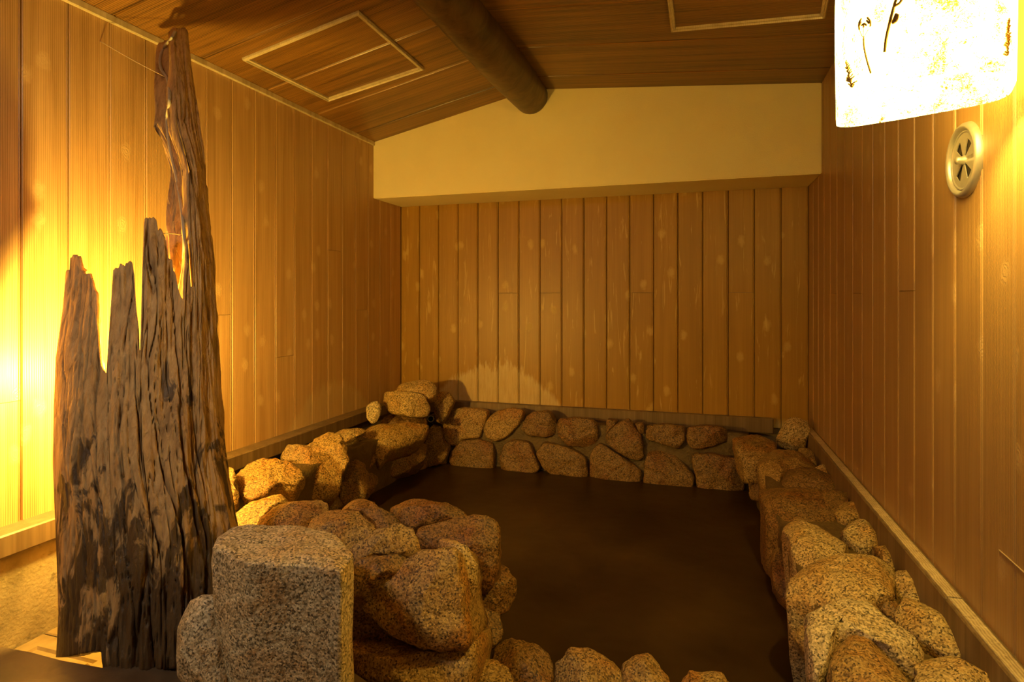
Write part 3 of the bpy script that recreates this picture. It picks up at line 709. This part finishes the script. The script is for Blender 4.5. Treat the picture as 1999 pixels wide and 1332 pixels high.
def on_shade(px, py, off=.0012):
    h = bvh.ray_cast(Vector(), ray(px, py).normalized())
    return (h[0]-ray(px, py).normalized()*off-lroot.location) if h[0] else None
def sprig(pts, r, mat='dry_plant', name='pressed_stem'):
    p = [on_shade(*q) for q in pts]; p = [q for q in p if q is not None]
    if len(p) > 1: tube(name, p, r, mat, lroot, 6)
sprig([(1686, 74), (1687, 92), (1692, 116), (1700, 143)], .0016)
for e in ((1678, 58), (1686, 55), (1695, 58)): sprig([(1686, 74), ((1686+e[0])/2-1, 67), e], .0006)
for pts in ([(1678, 58), (1677, 46), (1682, 36)], [(1682, 50), (1687, 46), (1692, 50)], [(1699, 52), (1699, 42), (1693, 34)], [(1678, 50), (1681, 42)], [(1697, 46), (1692, 40)], [(1686, 54), (1686, 47)]):
    sprig(pts, .0017, name='pressed_petal')
sprig([(1752, -8), (1746, 10), (1738, 40), (1730, 75), (1727, 102)], .0024)
for pts in ([(1742, 46), (1750, 40), (1753, 28)], [(1743, 44), (1747, 34), (1750, 26)], [(1746, 12), (1756, 6), (1762, -4)]): sprig(pts, .0022, name='pressed_petal')
random.seed(3)
def fern(x0, y0, x1, y1, wmax):
    for k in range(16):
        t = k/15; x, y = x0+(x1-x0)*t, y0+(y1-y0)*t; w_ = wmax*t**.7+1.5
        sprig([(x-random.random()*w_, y-3), (x, y), (x+random.random()*w_, y-4-random.random()*3)], .0014, 'dry_leaf', 'pressed_leaf')
fern(1652, 122, 1664, 170, 10); fern(1969, 42, 1966, 108, 7)
sprig([(1875, 148), (1877, 160), (1880, 173)], .0010)
for o in list(lroot.children): pass
lathe('top_cap', [(.0001, .30), (.05, .30), (.05, .292), (.0001, .292)], 'steel', lroot, I4, 24)
tube('cord', [Vector((0, 0, .30)), Vector((.004, 0, .45)), Vector((0, 0, .613))], .004, 'socket', lroot, 8)
lathe('bulb', [(.0001, .150), (.012, .147), (.022, .136), (.026, .122), (.022, .106), (.012, .094), (.0001, .092)], 'bulb_glow', lroot, Matrix.Translation((0, 0, .04)), 20)
lathe('bulb_holder', [(.0001, .30), (.014, .298), (.015, .20), (.013, .19), (.0001, .19)], 'socket', lroot, I4, 16)
lamp('lantern_light', 'POINT', (0, -.0, .095), LANTERN_W, WARM, .03, lroot)

# ------------------------------------------------------------------ round steel vent on the right wall
rv = ray(1886, 313); vc = rv*(XR/rv.x)
vent = bpy.data.objects.new('wall_vent', None); C.objects.link(vent); vent.location = vc; tag(vent, 'round steel ventilation register on the right boarding', 'vent')
VM = Matrix(((0, 0, -1, 0), (1, 0, 0, 0), (0, 1, 0, 0), (0, 0, 0, 1)))      # local z -> -X (into the room), local x -> Y, local y -> Z
RV = .0765
lathe('rim', [(.060, .002), (.0625, .009), (.066, .0125), (.070, .0125), (.0745, .008), (RV, .001), (RV, -.002)], 'steel', vent, VM, 56)
lathe('dial_rim', [(.055, .004), (.0565, .0065), (.0590, .0065), (.0600, .003)], 'steel', vent, VM, 56)
# dial face with four wedge openings
bm = bmesh.new(); open_a = [52, 128, 232, 308]
def P_(r, deg, h): return VM @ Vector((r*math.cos(math.radians(deg)), r*math.sin(math.radians(deg)), h))
def quad(l, h0=.0045, h1=.0025):
    a = [bm.verts.new(P_(r, d, h0)) for r, d in l]; b = [bm.verts.new(P_(r, d, h1)) for r, d in l]
    bm.faces.new(a); bm.faces.new(b[::-1])
    for i in range(len(l)): bm.faces.new((a[i], b[i], b[(i+1) % len(l)], a[(i+1) % len(l)]))
for d in range(0, 360, 4):
    c0 = d+2; op = any(abs((c0-a+180) % 360-180) < 18 for a in open_a)
    if op:
        quad([(.0001, d), (.010, d), (.010, d+4)]); quad([(.044, d), (.0565, d), (.0565, d+4), (.044, d+4)])
    else: quad([(.0001, d), (.0565, d), (.0565, d+4)])
link('dial', bm_mesh('dial', bm), 'steel', vent)
lathe('backing', [(.0001, .0008), (.061, .0008)], 'dark_hole', vent, VM, 40)
lathe('knob', [(.0001, .019), (.006, .0185), (.008, .016), (.008, .010), (.0095, .004)], 'steel', vent, VM, 24)
bm = bmesh.new()
for k in range(7):
    for r0 in (.016,):
        x = -.016-k*.0042
        l = [(x, -.0035), (x-.0024, -.0035), (x-.0024, .0045), (x, .0045)]
        vv_ = [bm.verts.new(VM @ Vector((p[0], p[1], .0049))) for p in l]; bm.faces.new(vv_)
link('engraving', bm_mesh('engraving', bm), 'steel_print', vent)
tag(tube('wall_scratch', [hit(x, y, Vector((XR-.001, 0, 0)), (1, 0, 0)) for x, y in ((1950, 1074), (1975, 1096), (2010, 1128))], .0012, 'wire', sides=6), 'thin loose wire lying along the lower right boarding', 'wire')

# ------------------------------------------------------------------ ceiling lamp added out of view, for cool light on the granite block
er = bpy.data.objects.new('added_ceiling_lamp', None); C.objects.link(er); er.location = (-1.25, .10, ZL+.215*.445-.005); tag(er, 'added round white ceiling lamp, out of view, lighting the granite block', 'lamp')
lathe('lamp_base', [(.0001, 0), (.13, 0), (.13, -.03), (.0001, -.03)], 'steel', er, I4, 32)
lathe('diffuser', [(.12, -.03), (.115, -.06), (.08, -.085), (.0001, -.095)], 'cool_glow', er, I4, 32)
el = lamp('added_lamp_light', 'AREA', (0, 0, -.11), ADDED_LAMP_W, (1., .87, .68), .2, er); el.data.shape = 'DISK'; el.data.size = .24
